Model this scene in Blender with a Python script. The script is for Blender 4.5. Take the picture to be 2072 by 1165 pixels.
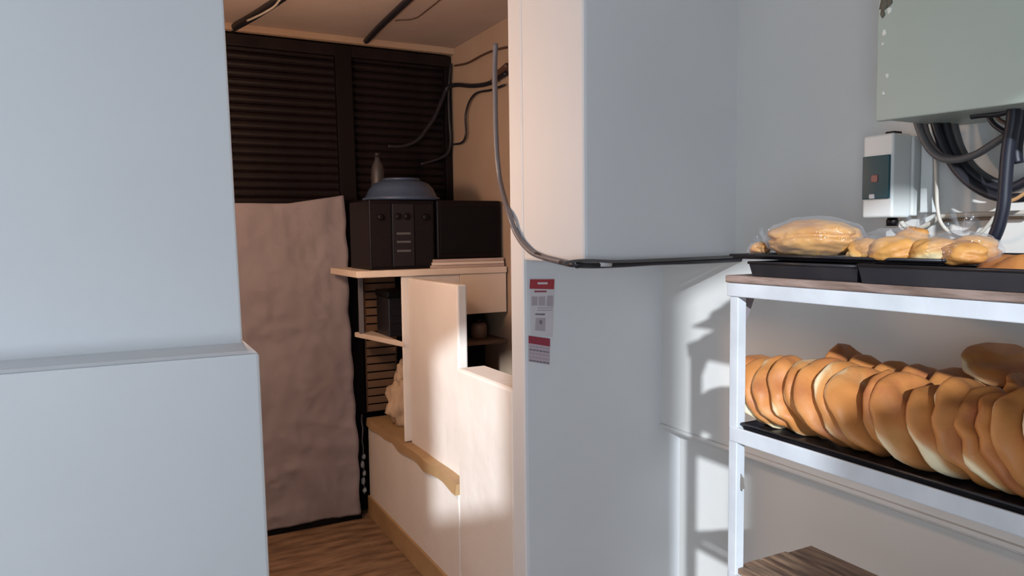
import bpy, bmesh, math, random
from mathutils import Vector, Matrix, noise
random.seed(7)
for o in list(bpy.data.objects): bpy.data.objects.remove(o)
SC = bpy.context.scene
COL = SC.collection
# ------------------------------------------------------------------ camera
CAMZ = 1.57
YAW, PIT, ROL = math.radians(27.6), math.atan(108.5/1500), 0.012
F0 = Vector((math.sin(YAW)*math.cos(PIT), math.cos(YAW)*math.cos(PIT), -math.sin(PIT)))
R0 = Vector((math.cos(YAW), -math.sin(YAW), 0))
U0 = R0.cross(F0)
RT = R0*math.cos(ROL) - U0*math.sin(ROL)
UP = U0*math.cos(ROL) + R0*math.sin(ROL)
CP = Vector((0, 0, CAMZ))
cd = bpy.data.cameras.new('camera'); cam = bpy.data.objects.new('camera', cd); COL.objects.link(cam)
m3 = Matrix((RT, UP, -F0)).transposed()
cam.matrix_world = Matrix.Translation(CP) @ m3.to_4x4()
cd.sensor_width = 36; cd.lens = 1500/2072*36; cd.clip_start = 0.02
SC.camera = cam
# ------------------------------------------------------------------ world, sun, added fill light, exposure
SC.view_settings.view_transform = 'Standard'; SC.view_settings.look = 'None'
SC.view_settings.gamma = 1; SC.view_settings.use_curve_mapping = False
SC.view_settings.exposure = 0.12
w = bpy.data.worlds.new('sky'); SC.world = w; w.use_nodes = True
bgn = w.node_tree.nodes['Background']; bgn.inputs[0].default_value = (0.70, 0.84, 1.0, 1); bgn.inputs[1].default_value = 0.35
SUND = Vector((0.5, 0.7, -0.28)).normalized()
sl = bpy.data.lights.new('sun', 'SUN'); sl.energy = 5.0; sl.angle = math.radians(1.3); sl.color = (0.84, 0.92, 1.0)
so = bpy.data.objects.new('sun', sl); COL.objects.link(so)
so.rotation_euler = SUND.to_track_quat('-Z', 'Y').to_euler()
def area(name, loc, direction, sx, sy, e, col):
    l = bpy.data.lights.new(name, 'AREA'); l.shape = 'RECTANGLE'; l.size = sx; l.size_y = sy; l.energy = e; l.color = col
    o = bpy.data.objects.new(name, l); COL.objects.link(o); o.location = loc
    o.rotation_euler = Vector(direction).to_track_quat('-Z', 'Y').to_euler()
area('fill_light_left', (-2.45, 0.3, 1.6), (1, 0.25, -0.05), 2.4, 1.9, 2, (0.86, 0.92, 1.0))  # added cool fill at an invented side window
area('fill_light_rear', (-1.5, -1.1, 1.25), (-0.05, 1, -0.02), 1.6, 1.5, 57, (0.76, 0.87, 1.0))  # added cool fill inside the rear wall, brightening the left wall
def lamp(name, loc, e, col, r=0.06):
    l = bpy.data.lights.new(name, 'POINT'); l.energy = e; l.color = col; l.shadow_soft_size = r
    o = bpy.data.objects.new(name, l); COL.objects.link(o); o.location = loc
lamp('back_room_bulb', (0.22, 2.72, 1.85), 36, (1.0, 0.66, 0.46), 0.10)

# ------------------------------------------------------------------ unprojection of photo pixels on real planes
def ray(px, py):
    return (F0*1500 + RT*(px-1036) - UP*(py-582.5)).normalized()
def onX(px, py, X): d = ray(px, py); return CP + d*(X/d.x)
def onY(px, py, Y): d = ray(px, py); return CP + d*(Y/d.y)
def onZ(px, py, Z): d = ray(px, py); return CP + d*((Z-CAMZ)/d.z)

# ------------------------------------------------------------------ materials
def mat(name, col, rough=0.6, metal=0.0, col2=None, nscale=6, bump=0.0, bscale=40, stretch=None, spec=0.5, dmix=(0.35, 0.65)):
    m = bpy.data.materials.new(name); m.use_nodes = True
    nt = m.node_tree; b = nt.nodes['Principled BSDF']
    b.inputs['Base Color'].default_value = (*col, 1); b.inputs['Roughness'].default_value = rough
    b.inputs['Metallic'].default_value = metal; b.inputs['Specular IOR Level'].default_value = spec
    tc = nt.nodes.new('ShaderNodeTexCoord'); src = tc.outputs['Object']
    if stretch:
        mp = nt.nodes.new('ShaderNodeMapping'); mp.inputs['Scale'].default_value = stretch
        nt.links.new(src, mp.inputs[0]); src = mp.outputs[0]
    if col2 is not None:
        n = nt.nodes.new('ShaderNodeTexNoise'); n.inputs['Scale'].default_value = nscale; n.inputs['Detail'].default_value = 5
        nt.links.new(src, n.inputs['Vector'])
        r = nt.nodes.new('ShaderNodeValToRGB'); r.color_ramp.elements[0].position = dmix[0]; r.color_ramp.elements[1].position = dmix[1]
        r.color_ramp.elements[0].color = (*col, 1); r.color_ramp.elements[1].color = (*col2, 1)
        nt.links.new(n.outputs[0], r.inputs[0]); nt.links.new(r.outputs[0], b.inputs['Base Color'])
    if bump:
        n2 = nt.nodes.new('ShaderNodeTexNoise'); n2.inputs['Scale'].default_value = bscale; n2.inputs['Detail'].default_value = 6
        nt.links.new(src, n2.inputs['Vector'])
        bp = nt.nodes.new('ShaderNodeBump'); bp.inputs['Strength'].default_value = bump; bp.inputs['Distance'].default_value = 0.01
        nt.links.new(n2.outputs[0], bp.inputs['Height']); nt.links.new(bp.outputs[0], b.inputs['Normal'])
    return m
M = {}
M['wall'] = mat('wall_paint', (0.66, 0.67, 0.68), 0.6, col2=(0.70, 0.71, 0.72), nscale=1.2, bump=0.12, bscale=14)
M['wallwarm'] = mat('right_wall_paint', (0.64, 0.62, 0.585), 0.65, col2=(0.68, 0.66, 0.63), nscale=1.2, bump=0.12, bscale=14)
M['plaster'] = mat('back_room_plaster', (0.72, 0.66, 0.60), 0.7, col2=(0.66, 0.59, 0.53), nscale=2.5, bump=0.5, bscale=9)
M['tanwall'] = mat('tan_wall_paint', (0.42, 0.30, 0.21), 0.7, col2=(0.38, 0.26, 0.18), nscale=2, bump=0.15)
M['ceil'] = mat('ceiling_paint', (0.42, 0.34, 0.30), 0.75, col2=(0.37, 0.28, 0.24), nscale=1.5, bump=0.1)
M['kick'] = mat('kickboard_tan', (0.42, 0.27, 0.13), 0.6, col2=(0.34, 0.21, 0.10), nscale=5)
M['floor'] = mat('floor_brown', (0.14, 0.08, 0.045), 0.5, col2=(0.30, 0.19, 0.11), nscale=9, bump=0.2, stretch=(0.6, 2.5, 1))
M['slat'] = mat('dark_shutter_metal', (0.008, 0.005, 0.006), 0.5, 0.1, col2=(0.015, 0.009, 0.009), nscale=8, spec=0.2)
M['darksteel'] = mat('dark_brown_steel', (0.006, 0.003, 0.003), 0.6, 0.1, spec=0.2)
M['cloth'] = mat('pinkish_grey_cloth', (0.29, 0.255, 0.27), 0.9, col2=(0.245, 0.21, 0.225), nscale=3, bump=0.25, bscale=30, spec=0.1)
M['blacktrim'] = mat('black_trim', (0.004, 0.003, 0.004), 0.7, spec=0.15)
M['black'] = mat('black_plastic', (0.005, 0.003, 0.004), 0.45, spec=0.2)
M['black2'] = mat('charcoal_plastic', (0.014, 0.012, 0.015), 0.4, spec=0.3)
M['grille'] = mat('speaker_grille', (0.008, 0.005, 0.006), 0.8, spec=0.2, bump=0.5, bscale=200)
M['blue'] = mat('blue_grey_plastic', (0.045, 0.07, 0.12), 0.35)
M['whiteboard'] = mat('cream_board', (0.74, 0.62, 0.51), 0.5, col2=(0.68, 0.55, 0.44), nscale=4)
M['paper'] = mat('stacked_paper', (0.50, 0.38, 0.33), 0.8, col2=(0.38, 0.27, 0.22), nscale=6, stretch=(1, 1, 30))
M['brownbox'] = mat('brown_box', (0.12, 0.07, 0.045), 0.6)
M['wood'] = mat('worn_wood', (0.07, 0.035, 0.022), 0.45, col2=(0.34, 0.22, 0.14), nscale=9, bump=0.25, bscale=30, stretch=(6, 0.8, 6))
M['woodedge'] = mat('stained_board_edge', (0.13, 0.085, 0.065), 0.5, col2=(0.28, 0.20, 0.17), nscale=10, bump=0.2, stretch=(4, 1, 6))
M['rack'] = mat('rack_white_enamel', (0.56, 0.58, 0.61), 0.35, col2=(0.48, 0.50, 0.53), nscale=9, bump=0.08)
M['chip'] = mat('bare_chipped_steel', (0.16, 0.14, 0.12), 0.6)
M['tray'] = mat('black_baking_tray', (0.014, 0.013, 0.018), 0.32, 0.4, col2=(0.03, 0.026, 0.028), nscale=10)
M['panelgreen'] = mat('pale_green_enamel', (0.40, 0.46, 0.40), 0.4, col2=(0.43, 0.49, 0.44), nscale=3)
M['panelchip'] = mat('bare_paint_chip', (0.75, 0.78, 0.72), 0.6)
M['rust'] = mat('dark_scuff', (0.12, 0.11, 0.08), 0.7)
M['switchbox'] = mat('white_switchbox_plastic', (0.62, 0.63, 0.61), 0.4)
M['teal'] = mat('smoked_teal_window', (0.010, 0.060, 0.075), 0.15, spec=0.6)
M['red'] = mat('red_switch', (0.20, 0.05, 0.05), 0.4)
M['cable'] = mat('black_cable', (0.014, 0.013, 0.018), 0.42)
M['cablenavy'] = mat('dark_navy_cable', (0.007, 0.008, 0.016), 0.45, spec=0.35)
M['cablegrey'] = mat('grey_cable', (0.09, 0.085, 0.085), 0.5)
M['cablebrown'] = mat('brown_cable', (0.08, 0.04, 0.025), 0.5)
M['conduit'] = mat('grey_conduit', (0.15, 0.14, 0.15), 0.4)
M['cablewhite'] = mat('cream_cable', (0.50, 0.46, 0.40), 0.5)
M['tape'] = mat('pale_tape', (0.55, 0.55, 0.55), 0.5)
M['stick'] = mat('sticker_paper', (0.60, 0.56, 0.57), 0.5)
M['maroon'] = mat('sticker_maroon', (0.28, 0.030, 0.055), 0.45)
M['red2'] = mat('sticker_red', (0.36, 0.035, 0.045), 0.45)
M['ink'] = mat('sticker_grey_ink', (0.20, 0.17, 0.19), 0.5)
M['ink2'] = mat('sticker_pale_print', (0.40, 0.34, 0.37), 0.5)
M['sack'] = mat('cream_sack', (0.50, 0.36, 0.24), 0.8, bump=0.4, bscale=20)
def loafmat(name, top, topdark, cream):
    m = bpy.data.materials.new(name); m.use_nodes = True; nt = m.node_tree; b = nt.nodes['Principled BSDF']
    b.inputs['Roughness'].default_value = 0.5; b.inputs['Specular IOR Level'].default_value = 0.3
    tc = nt.nodes.new('ShaderNodeTexCoord'); oi = nt.nodes.new('ShaderNodeObjectInfo')
    add = nt.nodes.new('ShaderNodeVectorMath'); add.operation = 'MULTIPLY_ADD'
    cmb = nt.nodes.new('ShaderNodeCombineXYZ')
    for k in range(3): nt.links.new(oi.outputs['Random'], cmb.inputs[k])
    add.inputs[1].default_value = (9, 17, 5)
    nt.links.new(cmb.outputs[0], add.inputs[0]); nt.links.new(tc.outputs['Object'], add.inputs[2])
    n = nt.nodes.new('ShaderNodeTexNoise'); n.inputs['Scale'].default_value = 13; n.inputs['Detail'].default_value = 4
    nt.links.new(add.outputs[0], n.inputs['Vector'])
    nb = nt.nodes.new('ShaderNodeTexNoise'); nb.inputs['Scale'].default_value = 5; nb.inputs['Detail'].default_value = 1
    nt.links.new(add.outputs[0], nb.inputs['Vector'])
    sep = nt.nodes.new('ShaderNodeSeparateXYZ'); nt.links.new(tc.outputs['Object'], sep.inputs[0])
    # baked-through edge: crust where local z is high, pale dough round the rim
    ma = nt.nodes.new('ShaderNodeMath'); ma.operation = 'MULTIPLY_ADD'; ma.inputs[1].default_value = 22.0; ma.inputs[2].default_value = -0.22
    nt.links.new(sep.outputs[2], ma.inputs[0])
    mb = nt.nodes.new('ShaderNodeMath'); mb.operation = 'MULTIPLY_ADD'; mb.inputs[1].default_value = 2.6
    nt.links.new(nb.outputs[0], mb.inputs[0]); nt.links.new(ma.outputs[0], mb.inputs[2])
    mc = nt.nodes.new('ShaderNodeMath'); mc.operation = 'ADD'; mc.inputs[1].default_value = -0.66; nt.links.new(mb.outputs[0], mc.inputs[0])
    cr = nt.nodes.new('ShaderNodeValToRGB'); e = cr.color_ramp.elements
    e[0].position = 0.22; e[0].color = (*cream, 1); e[1].position = 0.62; e[1].color = (*top, 1)
    x = e.new(0.40); x.color = (top[0]*1.12, top[1]*1.35, top[2]*1.7, 1)
    nt.links.new(mc.outputs[0], cr.inputs[0])
    mx = nt.nodes.new('ShaderNodeMix'); mx.data_type = 'RGBA'
    r2 = nt.nodes.new('ShaderNodeValToRGB'); r2.color_ramp.elements[0].position = 0.45; r2.color_ramp.elements[1].position = 0.72
    nt.links.new(n.outputs[0], r2.inputs[0])
    ml = nt.nodes.new('ShaderNodeMath'); ml.operation = 'MULTIPLY'; nt.links.new(r2.outputs[0], ml.inputs[0])
    cl = nt.nodes.new('ShaderNodeMath'); cl.operation = 'MINIMUM'; cl.inputs[1].default_value = 1.0; cl.use_clamp = True
    nt.links.new(mc.outputs[0], cl.inputs[0]); nt.links.new(cl.outputs[0], ml.inputs[1])
    nt.links.new(ml.outputs[0], mx.inputs[0]); nt.links.new(cr.outputs[0], mx.inputs[6]); mx.inputs[7].default_value = (*topdark, 1)
    nt.links.new(mx.outputs[2], b.inputs['Base Color'])
    n3 = nt.nodes.new('ShaderNodeTexNoise'); n3.inputs['Scale'].default_value = 60; n3.inputs['Detail'].default_value = 5
    nt.links.new(tc.outputs['Object'], n3.inputs['Vector'])
    bp = nt.nodes.new('ShaderNodeBump'); bp.inputs['Strength'].default_value = 0.25; bp.inputs['Distance'].default_value = 0.004
    nt.links.new(n3.outputs[0], bp.inputs['Height']); nt.links.new(bp.outputs[0], b.inputs['Normal'])
    return m
M['loaf'] = loafmat('golden_crust', (0.47, 0.185, 0.052), (0.33, 0.105, 0.042), (0.80, 0.66, 0.42))
M['roll'] = loafmat('glazed_roll_crust', (0.52, 0.255, 0.070), (0.38, 0.145, 0.04), (0.72, 0.56, 0.30))
def bagmat():
    m = bpy.data.materials.new('clear_plastic_bag'); m.use_nodes = True; nt = m.node_tree
    for n in list(nt.nodes): nt.nodes.remove(n)
    out = nt.nodes.new('ShaderNodeOutputMaterial'); tr = nt.nodes.new('ShaderNodeBsdfTransparent'); tr.inputs[0].default_value = (0.96, 0.97, 0.98, 1)
    gl = nt.nodes.new('ShaderNodeBsdfGlossy'); gl.inputs['Roughness'].default_value = 0.12
    df = nt.nodes.new('ShaderNodeBsdfDiffuse'); df.inputs[0].default_value = (0.8, 0.84, 0.9, 1)
    tc = nt.nodes.new('ShaderNodeTexCoord'); n = nt.nodes.new('ShaderNodeTexNoise'); n.inputs['Scale'].default_value = 30; n.inputs['Detail'].default_value = 3
    nt.links.new(tc.outputs['Object'], n.inputs['Vector'])
    bp = nt.nodes.new('ShaderNodeBump'); bp.inputs['Strength'].default_value = 1.0; bp.inputs['Distance'].default_value = 0.02
    nt.links.new(n.outputs[0], bp.inputs['Height']); nt.links.new(bp.outputs[0], gl.inputs['Normal'])
    a = nt.nodes.new('ShaderNodeMixShader'); a.inputs[0].default_value = 0.5
    nt.links.new(gl.outputs[0], a.inputs[1]); nt.links.new(df.outputs[0], a.inputs[2])
    lw = nt.nodes.new('ShaderNodeLayerWeight'); lw.inputs[0].default_value = 0.28
    mm = nt.nodes.new('ShaderNodeMath'); mm.operation = 'MULTIPLY_ADD'; mm.inputs[1].default_value = 0.42; mm.inputs[2].default_value = 0.03
    nt.links.new(lw.outputs['Facing'], mm.inputs[0])
    mx = nt.nodes.new('ShaderNodeMixShader'); nt.links.new(mm.outputs[0], mx.inputs[0])
    nt.links.new(tr.outputs[0], mx.inputs[1]); nt.links.new(a.outputs[0], mx.inputs[2]); nt.links.new(mx.outputs[0], out.inputs[0])
    return m
M['bag'] = bagmat()

# ------------------------------------------------------------------ mesh helpers
def link(name, me, m, parent=None):
    o = bpy.data.objects.new(name, me); COL.objects.link(o)
    if m is not None and not me.materials: me.materials.append(m)
    if parent is not None: o.parent = parent
    return o
def tag(o, label, cat, group=None, kind=None):
    o['label'] = label; o['category'] = cat
    if group: o['group'] = group
    if kind: o['kind'] = kind
    return o
def struct(o): o['kind'] = 'structure'; return o
def thing(name, label, cat, loc, rz=0, group=None):
    o = bpy.data.objects.new(name, None); COL.objects.link(o); o.location = loc; o.rotation_euler = (0, 0, rz)
    o.empty_display_size = 0.05
    return tag(o, label, cat, group)
class MB:
    def __init__(s): s.bm = bmesh.new()
    def hull8(s, c):     # 8 corners: bottom 4 ring, top 4 ring
        v = [s.bm.verts.new(p) for p in c]
        for f in ((0, 3, 2, 1), (4, 5, 6, 7), (0, 1, 5, 4), (1, 2, 6, 5), (2, 3, 7, 6), (3, 0, 4, 7)): s.bm.faces.new([v[i] for i in f])
        return s
    def box(s, a, b):
        x0, y0, z0 = a; x1, y1, z1 = b
        return s.hull8([(x0, y0, z0), (x1, y0, z0), (x1, y1, z0), (x0, y1, z0), (x0, y0, z1), (x1, y0, z1), (x1, y1, z1), (x0, y1, z1)])
    def prism(s, pts, d):   # polygon (list of Vector) extruded by vector d
        n = len(pts); A = [s.bm.verts.new(p) for p in pts]; B = [s.bm.verts.new(Vector(p)+Vector(d)) for p in pts]
        s.bm.faces.new(A[::-1]); s.bm.faces.new(B)
        for i in range(n): s.bm.faces.new((A[i], A[(i+1) % n], B[(i+1) % n], B[i]))
        return s
    def tube(s, pts, r, seg=8, smooth_n=6):
        P = [Vector(p) for p in pts]
        if len(P) > 2 and smooth_n > 1:
            Q = []
            for i in range(len(P)-1):
                p0 = P[max(i-1, 0)]; p1 = P[i]; p2 = P[i+1]; p3 = P[min(i+2, len(P)-1)]
                for k in range(smooth_n):
                    t = k/smooth_n
                    Q.append(0.5*((2*p1)+(p2-p0)*t+(2*p0-5*p1+4*p2-p3)*t*t+(3*p1-p0-3*p2+p3)*t**3))
            Q.append(P[-1]); P = Q
        rings = []; ref = Vector((0.31, 0.2, 0.93))
        for i, p in enumerate(P):
            d = (P[min(i+1, len(P)-1)] - P[max(i-1, 0)]).normalized()
            a = d.cross(ref)
            if a.length < 0.05: a = d.cross(Vector((1, 0, 0)))
            a.normalize(); b = d.cross(a)
            rings.append([s.bm.verts.new(p + (a*math.cos(2*math.pi*k/seg)+b*math.sin(2*math.pi*k/seg))*r) for k in range(seg)])
        for i in range(len(rings)-1):
            for k in range(seg): s.bm.faces.new((rings[i][k], rings[i][(k+1) % seg], rings[i+1][(k+1) % seg], rings[i+1][k]))
        s.bm.faces.new(rings[0][::-1]); s.bm.faces.new(rings[-1])
        return s
    def lathe(s, prof, seg=24, c=(0, 0, 0)):
        c = Vector(c); R = []
        for (r, z) in prof: R.append([s.bm.verts.new(c+Vector((r*math.cos(2*math.pi*k/seg), r*math.sin(2*math.pi*k/seg), z))) for k in range(seg)])
        for i in range(len(R)-1):
            for k in range(seg): s.bm.faces.new((R[i][k], R[i][(k+1) % seg], R[i+1][(k+1) % seg], R[i+1][k]))
        s.bm.faces.new(R[0][::-1]); s.bm.faces.new(R[-1]); return s
    def build(s, name, m, parent=None, bevel=0, smooth=False, seg=2):
        bm = s.bm
        bmesh.ops.recalc_face_normals(bm, faces=bm.faces)
        if bevel: bmesh.ops.bevel(bm, geom=list(bm.edges), offset=bevel, segments=seg, affect='EDGES', profile=0.5)
        me = bpy.data.meshes.new(name); bm.to_mesh(me); bm.free()
        if smooth:
            for p in me.polygons: p.use_smooth = True
        return link(name, me, m, parent)
def under(root, p): return Vector(p) - root.location     # world to local of an unrotated root
def L(root, pts): return [under(root, p) for p in pts]

# ================================================================== SETTING
YP = 2.154      # pier front plane
XP = 1.17       # pier left face / bench face
XR = 1.75       # right wall
YS = 4.15       # shutter plane
CZ = 2.655       # back room ceiling
struct(MB().box((-2.6, -1.4, -0.1), (3.0, 4.6, 0)).build('floor', M['floor']))
struct(MB().box((-2.6, -1.4, 3.0), (3.0, YP+0.1, 3.1)).build('ceiling', M['wall']))
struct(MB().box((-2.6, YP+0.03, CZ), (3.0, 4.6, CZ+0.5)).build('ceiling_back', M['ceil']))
# left wall: upper sheet and thicker lower base with sloped ledge on top
yl = YP; ylow = YP-0.17
b = MB()
t0 = onY(453, 0, yl); t1 = onY(492, 692, yl); zl = t1.z
kx = (t1.x-t0.x)/(t1.z-t0.z)
xa = t1.x + kx*(3.0-t1.z)
b.hull8([(-2.6, yl, zl-0.05), (t1.x, yl, zl-0.05), (t1.x, yl+0.12, zl-0.05), (-2.6, yl+0.12, zl-0.05),
         (-2.6, yl, 3.0), (xa, yl, 3.0), (xa, yl+0.12, 3.0), (-2.6, yl+0.12, 3.0)])
struct(b.build('wall_left', M['wall'], bevel=0.006))
q0 = onY(525, 714, ylow); q1 = onY(546, 1165, ylow)
kq = (q1.x-q0.x)/(q1.z-q0.z); xb = q0.x + kq*(0-q0.z)
zf = q0.z
b = MB().hull8([(-2.6, ylow, 0), (xb, ylow, 0), (xb, yl+0.13, 0), (-2.6, yl+0.13, 0),
                (-2.6, ylow, zf), (q0.x, ylow, zf), (q0.x, yl+0.13, zf), (-2.6, yl+0.13, zf)])
struct(b.build('wall_left_lower', M['wall'], bevel=0.008))
b = MB().hull8([(-2.6, ylow+0.004, zf), (q0.x-0.004, ylow+0.004, zf), (q0.x-0.004, yl+0.12, zf), (-2.6, yl+0.12, zf),
                (-2.6, ylow+0.02, zf+0.006), (q0.x-0.01, ylow+0.02, zf+0.006), (t1.x+0.004, yl+0.121, zl), (-2.6, yl+0.121, zl)])
struct(b.build('trim_1', M['wall']))
# pier (full height, under the bulkhead) and bulkhead above
pl = onY(1068, 640, YP).x
struct(MB().box((XP, YP, 0), (XR+0.1, YP+0.10, 3.02)).build('wall_middle', M['wall'], bevel=0.012))
zb = onY(1300, 530, 1.787).z
struct(MB().box((XP, 1.787, zb), (XR+0.02, YP+0.002, 3.02)).build('wall_middle_upper', M['wall'], bevel=0.01))
# right wall: upper face, nose ledge, recessed lower wall
zn = 0.862
struct(MB().box((XR, -1.3, zn-0.02), (XR+0.4, YP+0.01, 3.0)).build('wall_right', M['wallwarm']))
struct(MB().prism([(XR-0.012, -1.3, zn), (XR+0.1, -1.3, zn), (XR+0.1, -1.3, zn-0.055), (XR+0.08, -1.3, zn-0.055), (XR-0.012, -1.3, zn-0.012)], (0, YP+1.3, 0)).build('trim_2', M['wallwarm'], bevel=0.002))
struct(MB().box((XR+0.085, -1.3, 0), (XR+0.4, YP+0.01, zn-0.02)).build('wall_right_lower', M['wallwarm']))
# unseen rear wall behind the camera, openings and piers invented to shape sun patches
YB = -1.2
b = MB()
for a in (((-2.6, 0), (-1.93, 3.0)), ((-1.93, 0), (-1.34, 2.0)), ((-1.93, 2.8), (-1.34, 3.0)), ((-1.34, 0), (-0.645, 3.0)), ((-0.645, 2.69), (-0.34, 3.0)),
          ((-0.34, 2.64), (1.5, 3.0)), ((-0.34, 0), (1.5, 2.09)), ((1.5, 0), (2.1, 3.0))):
    (x0, z0), (x1, z1) = a; b.box((x0, YB-0.12, z0), (x1, YB, z1))
struct(b.build('wall_rear_unseen', M['wall']))
b = MB()  # left side wall, its wide window added for ambient light
for y0, z0, y1, z1 in ((-1.3, 0, 2.3, 0.7), (-1.3, 2.6, 2.3, 3.0), (-1.3, 0.7, -0.9, 2.6), (1.5, 0.7, 2.3, 2.6)): b.box((-2.62, y0, z0), (-2.5, y1, z1))
struct(b.build('wall_side_left', M['wall']))
# back room walls
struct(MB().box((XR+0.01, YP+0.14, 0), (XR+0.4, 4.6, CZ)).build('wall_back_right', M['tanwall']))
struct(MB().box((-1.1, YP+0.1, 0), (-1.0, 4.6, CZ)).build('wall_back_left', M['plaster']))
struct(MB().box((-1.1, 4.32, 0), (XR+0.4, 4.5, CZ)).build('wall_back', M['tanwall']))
# low bench wall with ledge and kickboard
ybn = 2.73
zbn = onX(750, 848, XP).z
bench = struct(MB().box((XP, ybn, 0), (XR+0.01, 4.0, zbn-0.03)).build('wall_bench', M['plaster'], bevel=0.006))
def wavy_ledge():
    b = MB(); n = 24; A = []
    for i in range(n+1):
        y = ybn+0.0+(4.0-ybn)*i/n; o = 0.012*noise.noise(Vector((y*6, 0, 3)))+0.01
        A.append((y, o))
    for i in range(n):
        (y0, o0), (y1, o1) = A[i], A[i+1]
        b.hull8([(XP-o0, y0, zbn-0.035-o0), (XR, y0, zbn-0.035), (XR, y1, zbn-0.035), (XP-o1, y1, zbn-0.035-o1),
                 (XP-o0*0.6, y0, zbn-o0*0.3), (XR, y0, zbn), (XR, y1, zbn), (XP-o1*0.6, y1, zbn-o1*0.3)])
    bmesh.ops.remove_doubles(b.bm, verts=b.bm.verts, dist=1e-5)
    return b.build('trim_3', M['kick'], smooth=False)
struct(wavy_ledge())
zk = onX(760, 1040, XP).z
struct(MB().box((XP-0.012, YP+0.6, 0), (XP+0.003, 4.0, 0.115)).build('baseboard_right', M['kick'], bevel=0.003))
struct(MB().box((XP+0.045, 2.815, zbn-0.04), (XP+0.09, 3.412, onY(822, 549, 3.40).z-0.033)).build('wall_recess', M['plaster'], bevel=0.008))
# near half wall between the pier and the bench
zh = onX(965, 760, XP).z
struct(MB().box((XP, YP+0.09, 0), (XP+0.13, ybn, zh)).build('wall_half', M['plaster'], bevel=0.012))
# ceiling edge batten against the shutter
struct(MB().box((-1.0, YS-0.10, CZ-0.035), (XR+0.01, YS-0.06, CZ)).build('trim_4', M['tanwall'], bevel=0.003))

# ================================================================== ROLLING SHUTTER
sh = thing('roller_shutter', 'dark brown slatted metal roller shutter closing the back room', 'shutter', (0.9, YS, 0))
pt = onY(691, 105, YS-0.03); pb = onY(730, 1055, YS-0.03)
pxt = pt.x; 
def slat_mesh(x0, x1):
    b = MB(); h = 0.043
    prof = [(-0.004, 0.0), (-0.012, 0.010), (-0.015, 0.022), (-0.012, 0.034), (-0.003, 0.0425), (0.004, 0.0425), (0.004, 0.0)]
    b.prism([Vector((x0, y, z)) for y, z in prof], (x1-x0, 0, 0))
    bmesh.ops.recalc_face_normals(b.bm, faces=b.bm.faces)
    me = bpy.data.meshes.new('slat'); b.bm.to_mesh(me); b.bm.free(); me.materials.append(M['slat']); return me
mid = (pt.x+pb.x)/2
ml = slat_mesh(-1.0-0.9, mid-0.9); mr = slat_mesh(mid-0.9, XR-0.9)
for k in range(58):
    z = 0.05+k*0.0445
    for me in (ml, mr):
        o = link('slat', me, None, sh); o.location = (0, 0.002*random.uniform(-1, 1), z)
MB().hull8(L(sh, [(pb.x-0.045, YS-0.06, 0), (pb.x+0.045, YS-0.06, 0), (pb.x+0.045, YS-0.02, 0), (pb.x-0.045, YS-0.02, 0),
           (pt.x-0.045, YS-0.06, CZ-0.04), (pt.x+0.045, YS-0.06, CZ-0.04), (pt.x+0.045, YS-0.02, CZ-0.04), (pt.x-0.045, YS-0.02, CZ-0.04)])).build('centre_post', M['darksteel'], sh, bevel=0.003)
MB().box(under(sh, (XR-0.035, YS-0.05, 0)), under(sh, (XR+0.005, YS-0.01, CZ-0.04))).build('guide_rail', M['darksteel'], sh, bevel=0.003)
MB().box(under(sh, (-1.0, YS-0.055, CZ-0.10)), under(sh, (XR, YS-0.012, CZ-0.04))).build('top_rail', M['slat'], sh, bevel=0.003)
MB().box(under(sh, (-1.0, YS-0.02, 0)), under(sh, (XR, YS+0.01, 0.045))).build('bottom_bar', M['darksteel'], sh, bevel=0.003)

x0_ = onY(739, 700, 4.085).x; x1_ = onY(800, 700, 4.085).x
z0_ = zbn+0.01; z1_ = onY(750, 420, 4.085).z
bl = thing('lit_shutter_strip', 'narrow tan slatted strip added as warm-lit shutter behind the open shelves', 'strip', ((x0_+x1_)/2, 4.075, z0_))  # added strip imitating the warm-lit part of the shutter
M['litslat'] = mat('warm_lit_slat', (0.20, 0.115, 0.065), 0.6, col2=(0.15, 0.08, 0.045), nscale=6)  # tan colour stands in for warm light on the dark slats
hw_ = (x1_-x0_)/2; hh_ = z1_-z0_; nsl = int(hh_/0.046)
sm_ = MB().box((-hw_+0.004, -0.008, 0.002), (hw_-0.004, 0.003, 0.040)).build('slat', M['litslat'], bl, bevel=0.002)
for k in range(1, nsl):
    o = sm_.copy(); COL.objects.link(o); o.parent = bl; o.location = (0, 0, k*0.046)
for sx in (-1, 1): MB().box((sx*hw_-0.004, -0.004, 0), (sx*hw_+0.004, 0.004, hh_)).build('strip_edge', M['cablebrown'], bl)

# ================================================================== SHEETED PANEL
YC = 4.0
sp = thing('sheeted_door', 'tall door panel covered by a creased pinkish grey sheet, before the shutter', 'door', (0.7, YC, 0))
edge_px = [(690, 400), (697, 500), (700, 600), (707, 700), (712, 800), (720, 900), (722, 980), (724, 1052)]
ep = [onY(x, y, YC) for x, y in edge_px]
def edge_x(z):
    for a, c in zip(ep, ep[1:]):
        if c.z <= z <= a.z:
            t = (a.z-z)/(a.z-c.z); return a.x+(c.x-a.x)*t
    return ep[0].x if z > ep[0].z else ep[-1].x
ztop = onY(560, 412, YC).z; zbot = 0.035
def crease(x, z):
    v = 0
    for (sx, sz, a, s) in ((7, 2.2, 0.012, 1), (3, 6, 0.010, 11), (16, 8, 0.008, 5), (30, 22, 0.0035, 8)):
        v += a*(1-abs(noise.noise(Vector((x*sx+z*1.3, z*sz-x, s))))*2.2)
    return v
bm = bmesh.new(); NX, NZ = 70, 150; x0 = -0.25; G = []
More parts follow.
